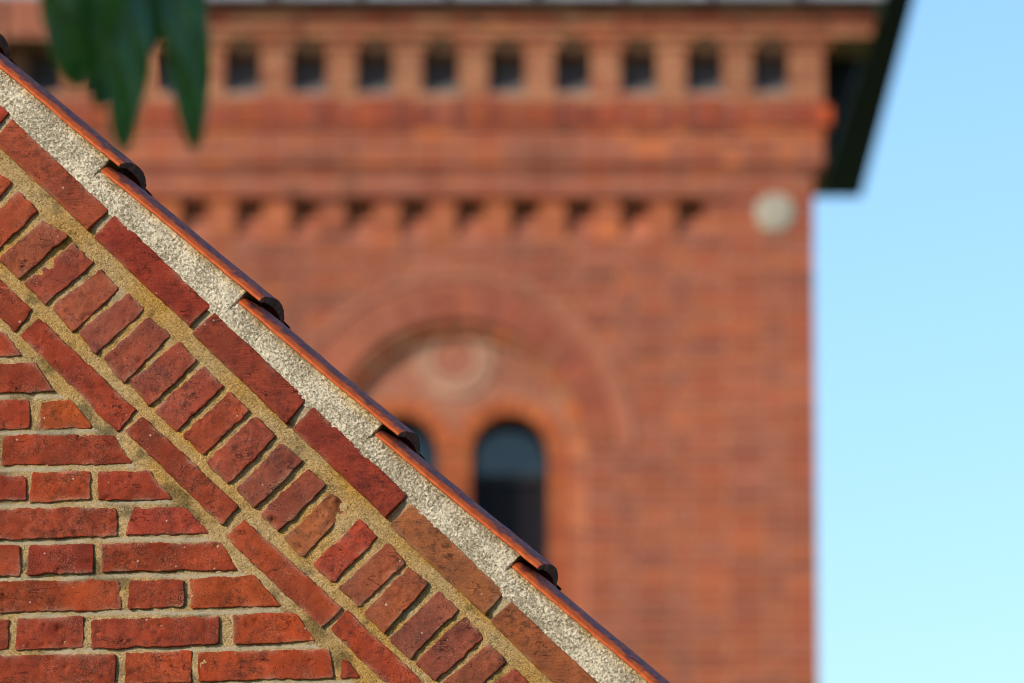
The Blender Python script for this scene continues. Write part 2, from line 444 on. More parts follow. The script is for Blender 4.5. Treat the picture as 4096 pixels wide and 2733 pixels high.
def edge_params(L, step):
    e = [0, .0011, .0024, .0042, .0068]
    e = [v for v in e if v < L*.3]
    n = max(2, int((L-2*e[-1])/step))
    mid = list(np.linspace(e[-1], L-e[-1], n+1))[1:-1]
    return np.array(e+mid+[L-v for v in reversed(e)])

def grow_quad(P, g):                    # g: outward growth of sides TL-TR, TR-BR, BR-BL, BL-TL
    c = np.mean(P, 0); L = []
    for k in range(4):
        A, B = P[k], P[(k+1) % 4]; e = (B-A)/np.linalg.norm(B-A); n = np.array([-e[1], e[0]])
        if np.dot(A-c, n) < 0: n = -n
        L.append((A+n*g[k], e))
    out = []
    for k in range(4):
        (p, d), (q, e) = L[k-1], L[k]
        t = np.linalg.solve(np.array([d, -e]).T, q-p)[0]; out.append(p+d*t)
    return out

def brick_mesh(name, quad, proud, seed, step=.0036, rc=.007, wob=1.0, rough=1.0, bevel=.0035, chips=(), grow=.002, chamf=None):
    P = grow_quad([W(*p) for p in quad], [grow+(chamf[1] if chamf and chamf[0] == k else 0) for k in range(4)]); rnd = random.Random(seed)
    TL, TR, BR, BL = P
    Lu = .5*(np.linalg.norm(TR-TL)+np.linalg.norm(BR-BL)); Lv = .5*(np.linalg.norm(BL-TL)+np.linalg.norm(BR-TR))
    us = edge_params(Lu, step); vs_ = edge_params(Lv, step)
    U, Vv = np.meshgrid(us, vs_)
    # rounded corners: square -> disc mapping near each corner, own radius each
    d = np.minimum(np.minimum(U, Lu-U), np.minimum(Vv, Lv-Vv))
    Un, Vn = U.copy(), Vv.copy()
    for cu in (0, 1):
        for cv in (0, 1):
            r = rc*rnd.uniform(.5, 1.7); r = min(r, .4*Lu, .4*Lv)
            cx = r if cu == 0 else Lu-r; cy = r if cv == 0 else Lv-r
            i = (U-cx)/r*(-1 if cu == 0 else 1); j = (Vv-cy)/r*(-1 if cv == 0 else 1)
            m = (i > 0) & (j > 0)
            i2 = i*np.sqrt(np.clip(1-j*j/2, 0, 1)); j2 = j*np.sqrt(np.clip(1-i*i/2, 0, 1))
            Un = np.where(m, cx+i2*r*(-1 if cu == 0 else 1), Un); Vn = np.where(m, cy+j2*r*(-1 if cv == 0 else 1), Vn)
            d = np.where(m, r*(1-np.sqrt(i2*i2+j2*j2)), d)
    a = Un/Lu; b = Vn/Lv
    X = (1-a)*(1-b)*TL[0]+a*(1-b)*TR[0]+a*b*BR[0]+(1-a)*b*BL[0]
    Zz = (1-a)*(1-b)*TL[1]+a*(1-b)*TR[1]+a*b*BR[1]+(1-a)*b*BL[1]
    s = seed % 9999
    wgt = np.exp(-np.maximum(d, 0)/.009)*wob
    X = X+wgt*(.0014*vnoise(X*24, s, Zz*24, 1)+.0012*vnoise(X*95, s, Zz*95, 2)+.0011*vnoise(X*240, s, Zz*240, 9))
    Zz = Zz+wgt*(.0014*vnoise(X*24, s, Zz*24, 3)+.0012*vnoise(X*95, s, Zz*95, 4)+.0011*vnoise(X*240, s, Zz*240, 8))
    be = bevel*(1+.9*np.clip(fbm(X*38, s, Zz*38, 5, 2), -.7, 1.6))
    t = np.clip(1-d/np.maximum(be, 1e-4), 0, 1)
    drop = be*(1-np.sqrt(np.clip(1-t*t, 0, 1)))
    sf = .0011*fbm(X*20, s, Zz*20, 6, 2)+rough*(.0007*fbm(X*80, s, Zz*80, 7, 2)+.00035*vnoise(X*250, s, Zz*250, 11))
    pit = np.clip(fbm(X*70, s+3, Zz*70, 12, 2)-.72, 0, 1)*.006*rough
    crk = np.clip(1-np.abs(vnoise(X*16+Zz*9, s, Zz*34, 13))*22, 0, 1)*np.clip(vnoise(X*20, s, Zz*20, 14)*2-.4, 0, 1)*.0016*rough
    tu, tv = rnd.uniform(-.0014, .0014), rnd.uniform(-.001, .001)
    Y = -proud+drop-sf+pit+crk+tu*(a-.5)*2+tv*(b-.5)*2
    if chamf:
        dside = (Vv if chamf[0] == 0 else Lv-Vv) if chamf[0] in (0, 2) else (U if chamf[0] == 3 else Lu-U)
        Y = Y+np.clip(1-dside/chamf[1], 0, 1)*chamf[2]
    for (ca, cb_, cr, cd) in chips:
        q = np.hypot((a-ca)*Lu, (b-cb_)*Lv)/cr+.25*vnoise(X*60, s, Zz*60, 21)
        Y = Y+np.clip(1-q, 0, .5)*2*cd
    nv, nu = X.shape
    pts = np.stack([X, Y, Zz], -1).reshape(-1, 3)
    idx = np.arange(nu*nv).reshape(nv, nu)
    fc = np.stack([idx[1:, :-1], idx[1:, 1:], idx[:-1, 1:], idx[:-1, :-1]], -1).reshape(-1, 4)
    ring = np.concatenate([idx[0, :-1], idx[:-1, -1], idx[-1, :0:-1], idx[:0:-1, 0]])
    back = pts[ring].copy(); back[:, 1] = .05
    bi = len(pts)+np.arange(len(ring)); rn = np.roll(ring, -1); bn = np.roll(bi, -1)
    sk = np.stack([ring, rn, bn, bi], -1)
    me = mesh_np(name, np.concatenate([pts, back]), np.concatenate([fc, sk]))
    sm = np.exp(-np.maximum(d, 0)/.0035)*np.clip(.1+1.3*fbm(X*30, s, Zz*30, 15, 2), 0, 1)
    fr = np.zeros(X.shape)
    if chamf: fr = np.clip(1.6-dside/chamf[1]*1.4, 0, 1)*np.clip(.75+fbm(X*40, s, Zz*40, 16, 2), .2, 1)
    fr = np.concatenate([fr.ravel(), np.zeros(len(ring))])
    at = me.attributes.new('fresh', 'FLOAT', 'POINT'); at.data.foreach_set('value', fr.astype(np.float32))
    sm = np.concatenate([sm.ravel(), np.zeros(len(ring))])
    at = me.attributes.new('smear', 'FLOAT', 'POINT'); at.data.foreach_set('value', sm.astype(np.float32))
    return me

# slope frame in the gable plane
pa, pb = W(*V[1][3]), W(*V[5][3])
sd = (pb-pa)/np.linalg.norm(pb-pa); td = np.array([-sd[1], sd[0]])
if td[1] < 0: td = -td
def ST(p): p = np.asarray(p)-pa; return p@sd, p@td
def XZ(s, t): return pa[0]+s*sd[0]+t*td[0], pa[1]+s*sd[1]+t*td[1]
def tmean(Qs, i, j): return float(np.mean([ST(W(*p))[1] for q in Qs for p in (q[i], q[j])]))
tV0, tV1 = tmean(V[:NV], 3, 2), tmean(V[:NV], 0, 1)
tH0, tH1 = tmean(H[:NH], 0, 3), tmean(H[:NH], 1, 2)
tS0, tS1 = tmean(S[:NS], 3, 2), tmean(S[:NS], 0, 1)
print('bands', tS0, tS1, tH0, tH1, tV0, tV1, 'slope', math.degrees(math.atan2(-sd[1], sd[0])))

# ---- tile edge: start (upper, visible) and end of each verge tile, photograph pixels
TP = (546.5, 529.5)
T_BOT0, T_TOP0 = (411, 686), (426, 669)      # tile that starts at this spot
T_BOT1 = (1034, 1204)
tile_ks = range(-6, 9)

# ---- mortar sheet of the wall
def build_mortar():
    st = .0034
    smin, smax = -2.45, 3.62
    t0, t1 = -2.1, tV1-.004
    ss = np.arange(smin, smax, st); ts = np.arange(t0, t1, st)
    Sg, Tg = np.meshgrid(ss, ts)
    X, Zz = XZ(Sg, Tg)
    zmin = W(500, 3450)[1]; xmin = W(-640, 2000)[0]; xmax = W(4300, 3300)[0]
    keep_v = ((Zz > zmin) & (X > xmin)) | (Tg > tS0-.02)
    base = np.interp(Tg, [tS0-.05, tS0-.004, tS1+.004, tH0-.002, tH0+.01, tH1-.008, tH1+.006, tV0-.004, tV0+.008, tV1],
                     [.0028, .0, .0, -.004, -.0045, -.0045, -.006, -.016, -.024, -.028])
    n = .0014*fbm(X*28, 0, Zz*28, 31, 2)+.0008*fbm(X*120, 0, Zz*120, 33, 2)+.0008*vnoise(X*290, 0, Zz*290, 35)
    Y = base-n
    # slightly hollow next to brick edges, in patches
    keep_c = keep_v[:-1, :-1] & keep_v[1:, 1:] & keep_v[:-1, 1:] & keep_v[1:, :-1]
    Xc = X[:-1, :-1]+st*.5*(sd[0]+td[0]); Zc = Zz[:-1, :-1]+st*.5*(sd[1]+td[1])
    cover = np.zeros_like(keep_c)
    for q in V+H+S+F:
        P = [W(*p) for p in q]; c = np.mean(P, 0)
        x0, x1 = min(p[0] for p in P), max(p[0] for p in P); z0, z1 = min(p[1] for p in P), max(p[1] for p in P)
        m = (Xc > x0) & (Xc < x1) & (Zc > z0) & (Zc < z1)
        ii = np.nonzero(m)
        if len(ii[0]) == 0: continue
        xx, zz = Xc[ii], Zc[ii]; ins = np.ones(len(xx), bool)
        for k in range(4):
            A, B = P[k], P[(k+1) % 4]; e = B-A; L = np.linalg.norm(e)
            if L < 1e-6: continue
            nn = np.array([-e[1], e[0]])/L
            if np.dot(c-A, nn) < 0: nn = -nn
            ins &= ((xx-A[0])*nn[0]+(zz-A[1])*nn[1]) > .012
        cover[ii[0][ins], ii[1][ins]] = True
    keep_c &= ~cover
    ny, nx = X.shape
    idx = np.arange(nx*ny).reshape(ny, nx)
    f = np.stack([idx[:-1, :-1], idx[:-1, 1:], idx[1:, 1:], idx[1:, :-1]], -1)[keep_c]
    used = np.unique(f); mp = np.full(nx*ny, -1); mp[used] = np.arange(len(used))
    pts = np.stack([X, Y, Zz], -1).reshape(-1, 3)[used]
    me = mesh_np('gable_wall', pts, mp[f])
    x, z = pts[:, 0], pts[:, 2]; tt = Tg.ravel()[used]
    line = np.maximum(np.exp(-((tt-(tV0-.007))/.006)**2), np.exp(-((tt-(tH0-.006))/.006)**2))
    och = np.clip(.12+.55*fbm(x*11, 1, z*11, 41, 3)+.25*(tt > tS0-.02)+.7*line*np.clip(.6+fbm(x*25, 1, z*25, 42, 2), 0, 1), 0, 1)
    soot = np.clip(fbm(x*26, 2, z*26, 43, 3)*1.4-.35, 0, .9)*(tt < tS0)+np.clip(fbm(x*40, 2, z*40, 44, 2)*1.2-.6, 0, .7)*(tt >= tS0)
    # pale smooth remains of the struck bed joints
    rows = [Q(3, (0, y), (1500, y-26)) for y in (-640+20, -360, -118, 128, 372, 620, 865, 1112, 1358, 1600, 1843, 2086, 2330, 2573)]
    pale = np.zeros(len(x))
    for ra, rb in rows:
        A, B = W(*ra), W(*rb); sl_ = (B[1]-A[1])/(B[0]-A[0])
        dz = z-(A[1]+(x-A[0])*sl_)-.002*vnoise(x*12, 5, 0*x, 50)
        gate = np.clip(.9+1.4*vnoise(x*9, 3, z*3, 51)+.9*vnoise(x*40, 3, z*40, 52), 0, 1)
        pale = np.maximum(pale, np.clip(1.5-np.abs(dz)/.0036, 0, 1)*gate)
    pale *= (tt < tS0-.03)
    pale = np.maximum(pale, .6*np.clip((tt-tV0)/.006, 0, 1)+.5*np.clip(1.5*fbm(x*60, 4, z*60, 55, 2)-.4, 0, 1)*(tt > tH0)*(tt < tH1))
    for nm, arr in (('ochre', och), ('soot', soot), ('pale', pale)):
        at = me.attributes.new(nm, 'FLOAT', 'POINT'); at.data.foreach_set('value', arr.astype(np.float32))
    return obj('gable_wall', me, M_mortar, house)
wall = build_mortar()

def add_bricks(Qs, kind, proud, mat, **kw):
    for i, q in enumerate(Qs):
        k2 = dict(kw)
        far = all((x < -60 or y > 2790) for x, y in q)
        if far: k2['step'] = .008
        if kind == 'H' and i == 13: k2['chips'] = ((.84, 1.0, .030, .007), (.98, .6, .014, .005))
        if kind == 'H' and i == 2: k2['chips'] = ((.97, .05, .016, .006),)
        if kind == 'H' and i == 3: k2['chips'] = ((.48, .0, .014, .012), (.3, .02, .01, .01))
        if kind == 'H' and i == 12: k2['chips'] = ((.06, .55, .010, .008),)
        p = proud+random.Random(kind+str(i)).uniform(-.002, .002)
        o = obj('brick', brick_mesh('brick', q, p, hash_seed(kind, i), **k2), mat, wall)
        o.color = brick_tint(kind, i)
def hash_seed(kind, i): return {'V': 100, 'H': 300, 'S': 600, 'F': 900}[kind]+i*7
add_bricks(V, 'V', .034, M_verge, rc=.003, wob=.6, rough=.7, bevel=.0022, grow=.0008, chamf=(2, .0050, .006))
add_bricks(H, 'H', .0115, M_brick, rc=.0045, wob=1.2, rough=1.5, bevel=.0016, grow=.0024, chamf=(3, .0042, .0055))
add_bricks(S, 'S', .006, M_brick, rc=.0035, wob=1.0, rough=1.0, bevel=.0015, grow=.0018)
add_bricks(F, 'F', .002, M_brick, rc=.0045, wob=1.1, rough=1.4, bevel=.0014, grow=.0020)

# ---- mortar fillet between verge bricks and tiles
def build_fillet():
    st = .0019; ss = np.arange(-2.4, 3.55, st)
    nT = 44
    # sawtooth upper edge that follows the tiles' lower edges
    s_start = []
    top = np.full(len(ss), np.nan)
    for k in tile_ks:
        a = ST(W(T_BOT0[0]+TP[0]*k, T_BOT0[1]+TP[1]*k, -.045)); b = ST(W(T_BOT1[0]+TP[0]*k, T_BOT1[1]+TP[1]*k, -.045))
        m = ss >= a[0]-.010
        top = np.where(m, a[1]+(ss-a[0])*(b[1]-a[1])/(b[0]-a[0]), top)
        s_start.append(a[0])
    ok = ~np.isnan(top); ss = ss[ok]; top = top[ok]
    top = top+.005
    lo = tV1-.004-.0035*np.abs(fbm(ss*24, 0, 0, 61, 3))-.001
    v = np.linspace(0, 1, nT)
    Sg, Vg = np.meshgrid(ss, v)
    Tg = lo[None, :]+(top-lo)[None, :]*Vg
    X, Zz = XZ(Sg, Tg)
    n = .0022*fbm(X*22, 0, Zz*22, 62, 2)+.0008*fbm(X*130, 0, Zz*130, 63, 2)+.0009*vnoise(X*300, 0, Zz*300, 64)+.0008*vnoise(X*480, 0, Zz*480, 67)
    Y = -.026-.009*np.sin(np.pi*np.clip(Vg*.9+.1, 0, 1))**.7-n
    ny, nx = X.shape
    pts = np.stack([X, Y, Zz], -1).reshape(-1, 3)
    idx = np.arange(nx*ny).reshape(ny, nx)
    f = np.stack([idx[:-1, :-1], idx[:-1, 1:], idx[1:, 1:], idx[1:, :-1]], -1).reshape(-1, 4)
    # top face going back under the tiles
    bk = pts[idx[-1]].copy(); bk[:, 1] = .1
    bi = len(pts)+np.arange(nx)
    f2 = np.stack([idx[-1, :-1], idx[-1, 1:], bi[1:], bi[:-1]], -1)
    lk = pts[idx[0]].copy(); lk[:, 1] = 0
    li = len(pts)+nx+np.arange(nx)
    f3 = np.stack([idx[0, 1:], idx[0, :-1], li[:-1], li[1:]], -1)
    pall = np.concatenate([pts, bk, lk])
    me = mesh_np('mortar_fillet', pall, np.concatenate([f, f2, f3]))
    x, z = pall[:, 0], pall[:, 2]; vv = np.concatenate([Vg.ravel(), np.ones(nx), np.zeros(nx)])
    och = np.clip((vv-.72)*3.2+.4*fbm(x*22, 0, z*22, 65, 2), 0, 1)
    soot = np.clip(.45*fbm(x*12, 0, z*12, 66, 2)-.3*vv+.45*np.clip((vv-.75)*5, 0, 1), 0, 1)
    for nm, arr in (('ochre', och), ('soot', soot)):
        at = me.attributes.new(nm, 'FLOAT', 'POINT'); at.data.foreach_set('value', arr.astype(np.float32))
    return obj('mortar_fillet', me, M_fillet, house)
build_fillet()

# ---- roof: carcass, corrugated field and the verge tiles one by one
a0 = W(*T_BOT0, -.045); a1 = W(*T_BOT1, -.045); at0 = W(*T_TOP0, -.045)
te = (a1-a0)/np.linalg.norm(a1-a0); tn = np.array([-te[1], te[0]])
if tn[1] < 0: tn = -tn
TL_VIS = np.linalg.norm(a1-a0)
PX0 = ST(XZ(0, 0))
def tile_profile():
    y0, wd = -.048, .200; th = .015; crest = .0185; n = 26
    out = [(y0-.0006, .0008)]+[(y0+wd*i/n, crest*math.sin(math.pi*i/n)**.7+.003) for i in range(1, n)]
    out += [(y0+wd, .003), (y0+wd+.06, .003)]
    w2 = wd-.022
    inn = [(y0+.0105, -.0042)]+[(y0+.011+w2*i/n, (crest-th+.006)*math.sin(math.pi*i/n)**.6-.0036) for i in range(1, n)]
    inn += [(y0+wd, -.009), (y0+wd+.06, -.009)]
    low = [(y0-.0004, -.0036)]
    return out, inn, low
tout, tinn, tlow = tile_profile()
def tile_mesh(k, rnd):
    prof = tlow+tout+list(reversed(tinn))      # closed loop in (y, h)
    npf = len(prof)
    L0, L1 = -.002, TL_VIS
    sg = np.concatenate([[L0], np.linspace(L0+.004, L1-.003, 90), [L1-.0012, L1]])
    org = W(T_BOT0[0]+TP[0]*k, T_BOT0[1]+TP[1]*k, -.045)
    pts = []
    lift = .0035
    for s_ in sg:
        endk = 1-.10*max(0, 1-(L1-s_)/.003)
        for (y, h) in prof:
            wv = .0006*math.sin(s_*17+k)+0
            pts.append((s_, y, (h+lift*1.0)+wv))
    pts = np.array(pts); s_, y, h = pts[:, 0], pts[:, 1], pts[:, 2]
    h = h+.0006*fbm(s_*40+k*9, y*40, h*40, 71, 2); y = y+.0007*fbm(s_*60+k*9, y*40, h*60, 73, 2)
    s_ = s_+np.where(s_ > L1-.002, .0012*fbm(y*90, h*90, k*3.3, 75, 2), 0)
    rk = random.Random(900+k); h = h+rk.uniform(-.006, .006)*(s_-L1*.4)+rk.uniform(-.0012, .0014); s_ = s_+np.where(s_ > .02, rk.uniform(-.004, .004), 0)
    x = org[0]+te[0]*s_+tn[0]*h; z = org[1]+te[1]*s_+tn[1]*h
    P = np.stack([x, y, z], -1)
    f = []
    ns = len(sg)
    idx = np.arange(ns*npf).reshape(ns, npf)
    nxt = np.roll(idx, -1, axis=1)
    f = np.stack([idx[:-1], nxt[:-1], nxt[1:], idx[1:]], -1).reshape(-1, 4)
    # end caps as strips between outer and inner run
    no = len(tlow)+len(tout); ni = len(tinn)
    caps = []
    for e, flip in ((0, False), (ns-1, True)):
        o_ = [idx[e, i] for i in range(no)]; i_ = [idx[e, npf-1-i] for i in range(ni)]
        m = max(no, ni)
        for a in range(m-1):
            q = [o_[min(a, no-1)], o_[min(a+1, no-1)], i_[min(a+1, ni-1)], i_[min(a, ni-1)]]
            if len(set(q)) < 3: continue
            caps.append(q if flip else q[::-1])
    quads = np.concatenate([f, np.array([q for q in caps if len(set(q)) == 4])])
    me = mesh_np('tile', P, quads)
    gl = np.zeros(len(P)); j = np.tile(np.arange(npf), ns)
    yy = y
    gl = np.clip((yy+.0395+.006*fbm(s_*55+k, yy*0, yy*0, 77, 3))/.004, 0, 1)*(j < no)  # shade past the sunlit strip put into the colour, along with the glaze
    gl[-npf:] = 1.35  # end face painted dark, for its shade as well as soot
    at = me.attributes.new('glaze_shade', 'FLOAT', 'POINT'); at.data.foreach_set('value', gl.astype(np.float32))
    try: me.set_sharp_from_angle(angle=rad(38))
    except Exception: pass
    return me

# house carcass: pentagon prism (outside the frame the brickwork is a far surface)
ridge_s = -2.4
rx, rz = XZ(ridge_s, tV1+.02)
eave_s = 3.6
ex, ez = XZ(eave_s, tV1+.02)
lx = 2*rx-ex
DEP = 6.0
c = MB(); c.prism([(lx, 0), (ex, 0), (ex, ez-.02), (rx, rz-.05), (lx, ez-.02)], .055, DEP)
c.build('house_body', M_far, house)
# brick skin outside the modelled patch
zc = W(500, 3450)[1]; xc = W(-640, 2000)[0]
xd = XZ(ST((0, 0))[0], 0)[0]
def sline(x, t):                       # z on the line of constant t at x
    s = (x-pa[0]-t*td[0])/sd[0]; return XZ(s, t)[1]
c = MB()
c.prism([(lx, 0), (ex, 0), (ex, sline(ex, tV1)), (max(ex-.001, ex-.001), sline(ex, tV1)), (ex-1e-3, min(zc, sline(ex, tV1))), (lx, zc)] if False else
        [(lx, 0), (ex, 0), (ex, min(zc, ez-.03)), (lx, min(zc, ez-.03))], -.001, .05)
if ez-.03 < zc:
    xq = pa[0]+0
    # strip between eave height and the patch
    sq = (zc-pa[1]-tV1*td[1])/sd[1]; xz = XZ(sq, tV1)[0]
    c.prism([(lx+.02, ez-.03), (ex-.02, ez-.03), (xz-.02, zc), (2*rx-xz+.02, zc)], -.001, .05)
c.build('plinth_wall', M_far, house)
c = MB(); sq = (zc-pa[1]-tV1*td[1])/sd[1]; xz = XZ(sq, tV1)[0]
c.prism([(2*rx-xz+.02, zc+.002), (xc-.002, zc+.002), (xc-.002, sline(xc-.002, tV1-.02)), (rx, rz-.06)], -.001, .05)
c.build('upper_wall', M_far, house)

roof = MB()
OV = .03
# right-hand slope carcass (below the tiles) and the mirrored far slope
def slab(sg, y0, y1):
    p0 = (rx, rz-.012); p1 = (ex+.12, ez-.012-.12*abs(sd[1]/sd[0]))
    q = [(p0[0], p0[1]), (p1[0], p1[1]), (p1[0]-.01, p1[1]-.03), (p0[0], p0[1]-.035)]
    if sg < 0: q = [(2*rx-x, z) for x, z in q][::-1]
    roof.prism(q[::-1], y0, y1)
slab(1, .10, DEP+.05); slab(-1, -.02, DEP+.05)
roof_o = roof.build('roof', M_tile, house)
# corrugated pantile field behind the verge tiles
def pantile_field():
    ys = np.arange(.20, DEP, .02); L = np.linalg.norm(np.array(XZ(ridge_s, 0))-np.array(XZ(eave_s, 0)))
    pitch = np.linalg.norm(np.array(W(T_BOT0[0]+TP[0], T_BOT0[1]+TP[1]))-np.array(W(*T_BOT0)))
    ls = []; l = 0
    while l < L:
        ls += [(l, 0.), (l+pitch-.002, 1.)]; l += pitch
    pts = []
    for l, e in ls:
        for y in ys:
            h = .03*abs(math.sin(math.pi*((y-.2)/.2)))**.7 + .02*(e) + .012
            x, z = XZ(ridge_s+l, tV1+.004+h*.8); pts.append((x, y, z))
    n = len(ys); idx = np.arange(len(pts)).reshape(-1, n)
    f = np.stack([idx[:-1, :-1], idx[1:, :-1], idx[1:, 1:], idx[:-1, 1:]], -1).reshape(-1, 4)
    me = mesh_np('pantile_field', np.array(pts), f)
    at = me.attributes.new('glaze_shade', 'FLOAT', 'POINT'); at.data.foreach_set('value', np.full(len(pts), .8, np.float32))
    return obj('pantile_field', me, M_tile, house, 'stuff')
pantile_field()
for k in tile_ks:
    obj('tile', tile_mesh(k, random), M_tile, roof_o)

# ================================================================== TOWER
YT = 36.5
TB = np.array([0.0, YT, 0.0])
tower = empty('brick_tower', TB, 0, 'tall red brick tower with corbelled cornice, blind arch and arched windows', 'tower')
K = 4096.0/2350.0
def T(px, py, d=0.0):                     # 2350-wide photograph units -> (x, z) on the tower plane, d = depth behind it
    p = hit(px*K, py*K, (0, YT+d, 0), (0, 1, 0)); return p[0], p[2]
def TZ(py, d=0.0): return T(1175, py, d)[1]
def TX(px, py, d=0.0): return T(px, py, d)[0]
PAL_RED = [(.31, .070, .034), (.33, .078, .036), (.28, .068, .036), (.32, .096, .055), (.22, .060, .038), (.37, .098, .036), (.32, .10, .062)]
PAL_TAN = [(.35, .155, .078), (.33, .125, .062), (.39, .18, .095), (.32, .108, .055)]
PAL_ORG = [(.45, .13, .04), (.40, .11, .04), (.47, .15, .052), (.36, .098, .042)]
TBR = []     # (quad corners (x,z) x4, yfront, depth, colour, class)
def tint(pal, x, z):
    c = random.choice(pal); f = 1+.12*float(vnoise(x*1.3, 0, z*1.3, 81))+.1*float(vnoise(x*4, 0, z*4, 82))
    f *= random.uniform(.86, 1.12)
    return (min(1, c[0]*f*.93), c[1]*f*.80, c[2]*f*.76)
def trect(x0, x1, z0, z1, proud, pal, cls='brick', depth=.06):
    TBR.append(([(x0, z0), (x1, z0), (x1, z1), (x0, z1)], -proud, depth, tint(pal, (x0+x1)/2, z0), cls))
RP = .0667; JT = .014
def tcourse(x0, x1, z0, proud, pal, off=0, h=RP, hole=None, cls='brick', depth=.06):
    x = x0-off; k = 0 if off < .12 else 1
    while x < x1-.02:
        L = .228 if k % 2 == 0 else .108
        a, b = max(x, x0), min(x+L, x1); x += L+.012; k += 1
        if b-a < .02: continue
        za, zb = z0, z0+h-JT
        if hole is None:
            trect(a, b, za, zb, proud, pal, cls, depth); continue
        hb, ht = hole(za), hole(zb)          # chord (x0, x1) or None at bottom and top of the course
        if hb is None and ht is None: trect(a, b, za, zb, proud, pal, cls, depth); continue
        if hb is None: hb = ((ht[0]+ht[1])/2,)*2
        if ht is None: ht = ((hb[0]+hb[1])/2,)*2
        lb, lt = min(b, hb[0]-.008), min(b, ht[0]-.008)
        if max(lb, lt)-a > .015:
            TBR.append(([(a, za), (max(a+.004, lb), za), (max(a+.004, lt), zb), (a, zb)], -proud, depth, tint(pal, a, za), cls))
        rb, rt = max(a, hb[1]+.008), max(a, ht[1]+.008)
        if b-min(rb, rt) > .015:
            TBR.append(([(min(b-.004, rb), za), (b, za), (b, zb), (min(b-.004, rt), zb)], -proud, depth, tint(pal, a, za), cls))

XL, XR = TX(-40, 300), TX(1871, 900)          # wall corners
XF = TX(1889, 300)                             # corner of the corbelled head
Zb = TZ(1660); Z548 = TZ(548); Z455 = TZ(455); Z400 = TZ(396); Z385 = TZ(384); Z300 = TZ(298); Z232 = TZ(230); Z118 = TZ(118)
core = MB()
# core slabs carry the mortar; each slab's face stands 7 mm behind its bricks
def slab_t(x0, x1, z0, z1, proud): core.box(x0, x1, -proud+.007, .5, z0, z1)
# ---- arch geometry
acx, acz = T(1046.6, 1022)
PXM = FPX/K/ (YT/math.cos(PITCH))              # px (2350) per metre at mid height
R_in, R_v, R_o, R_h = .836, 1.035, 1.105, 1.165
XLES = TX(1672, 900)
def chord(rr):
    def f(z):
        dz = z-acz
        if dz <= 0: return (acx-R_in, acx+R_in)
        return None if dz >= rr else (acx-math.sqrt(rr*rr-dz*dz), acx+math.sqrt(rr*rr-dz*dz))
    return f
# core of the main wall, with the arch cut out (slices)
n = 48
xs = [acx-R_in*math.cos(math.pi*i/n) for i in range(n+1)]
slab_t(XL, acx-R_in, 0, Z548, 0); slab_t(acx+R_in, XR, 0, Z548, 0)
for i in range(n):
    za = acz+math.sqrt(max(0, R_in**2-(xs[i]-acx)**2)); zb2 = acz+math.sqrt(max(0, R_in**2-(xs[i+1]-acx)**2))
    core.prism([(xs[i], za), (xs[i+1], zb2), (xs[i+1], Z548), (xs[i], Z548)], .007, .5)
z = Z548-RP; r = 0
while z > Zb:
    tcourse(XL, XLES-.0005, z, 0, PAL_RED, (r % 2)*.12+(r % 3)*.02, hole=chord(R_h))
    tcourse(XLES, XR, z, .028, PAL_RED, ((r+1) % 2)*.12)
    z -= RP; r += 1
slab_t(XLES+.004, XR, 0, Z548-.001, .028)
# ---- lower corbel table
ncs = [ (2771-220.4*k)/K for k in range(0, 14)]
for k, cpx in enumerate(ncs):
    xn0, xn1 = TX(cpx-38, 500), TX(cpx+27, 500)   # niche
    xp1 = TX(cpx+88, 500) if k else TX(1652, 500)
    ND = .17                                  # depth of the recess at its head
    core.box(xn1+.002, xp1-.002, .007, .5, Z548, Z455)
    core.add([(xn0-.01, .012, Z548), (xn1+.01, .012, Z548), (xn1+.01, ND+.007, Z455), (xn0-.01, ND+.007, Z455)], [(0, 1, 2, 3)])
    for j in range(4):
        za = Z548+(Z455-Z548)*j/4; zb2 = Z548+(Z455-Z548)*(j+1)/4
        trect(xn1, xp1, za, zb2-JT, 0, PAL_ORG if random.random() < .75 else PAL_RED)
        TBR.append(([(xn0, za), (xn1, za), (xn1, zb2-JT), (xn0, zb2-JT)], (ND*j/4+.006, ND*(j+1)/4), .03, tint(PAL_RED, xn0, za), 'brick'))
core.box(XL, XR, ND+.01, .5, Z548, Z455)
for j in range(4):
    za = Z548+(Z455-Z548)*j/4
    tcourse(TX(1652, 500)+.012, XLES-.0005, za, 0, PAL_RED, (j % 2)*.12, h=(Z455-Z548)/4)
    tcourse(XLES, XR+.002, za, .028, PAL_RED, (j % 2)*.12, h=(Z455-Z548)/4)
slab_t(TX(1652, 500)+.006, XLES, Z548, Z455, 0); slab_t(XLES+.004, XR, Z548, Z455, .028)
def band(za, zb2, x0, x1, proud, pal, nrow, cap=True):
    h = (zb2-za)/nrow
    for j in range(nrow): tcourse(x0, x1, za+j*h, proud, pal, (j % 2)*.12+.03, h=h)
    core.box(x0+.003, x1-.003, -proud+.007, .5, za, zb2)
band(Z455, Z400, XL, XR+.004, .036, PAL_RED, 3)
band(Z400, Z385, XL, XF-.02, .042, [(.30, .085, .05), (.34, .09, .05)], 1)
band(Z385, Z300, XL, XF, .068, PAL_RED+PAL_ORG[:2], 4)
# ---- soldier course
za, zb2 = Z300, TZ(240)
x = XL; 
while x < XF-.03:
    trect(x, x+.054-.004, za, zb2-.008, .088, PAL_RED, 'soldier_brick'); x += .0565
core.box(XL+.003, XF-.003, -.088+.009, .5, za, zb2)
trect(XF-.02, XF+.05, TZ(292), TZ(250), .10, [(.50, .10, .03)], depth=.3)
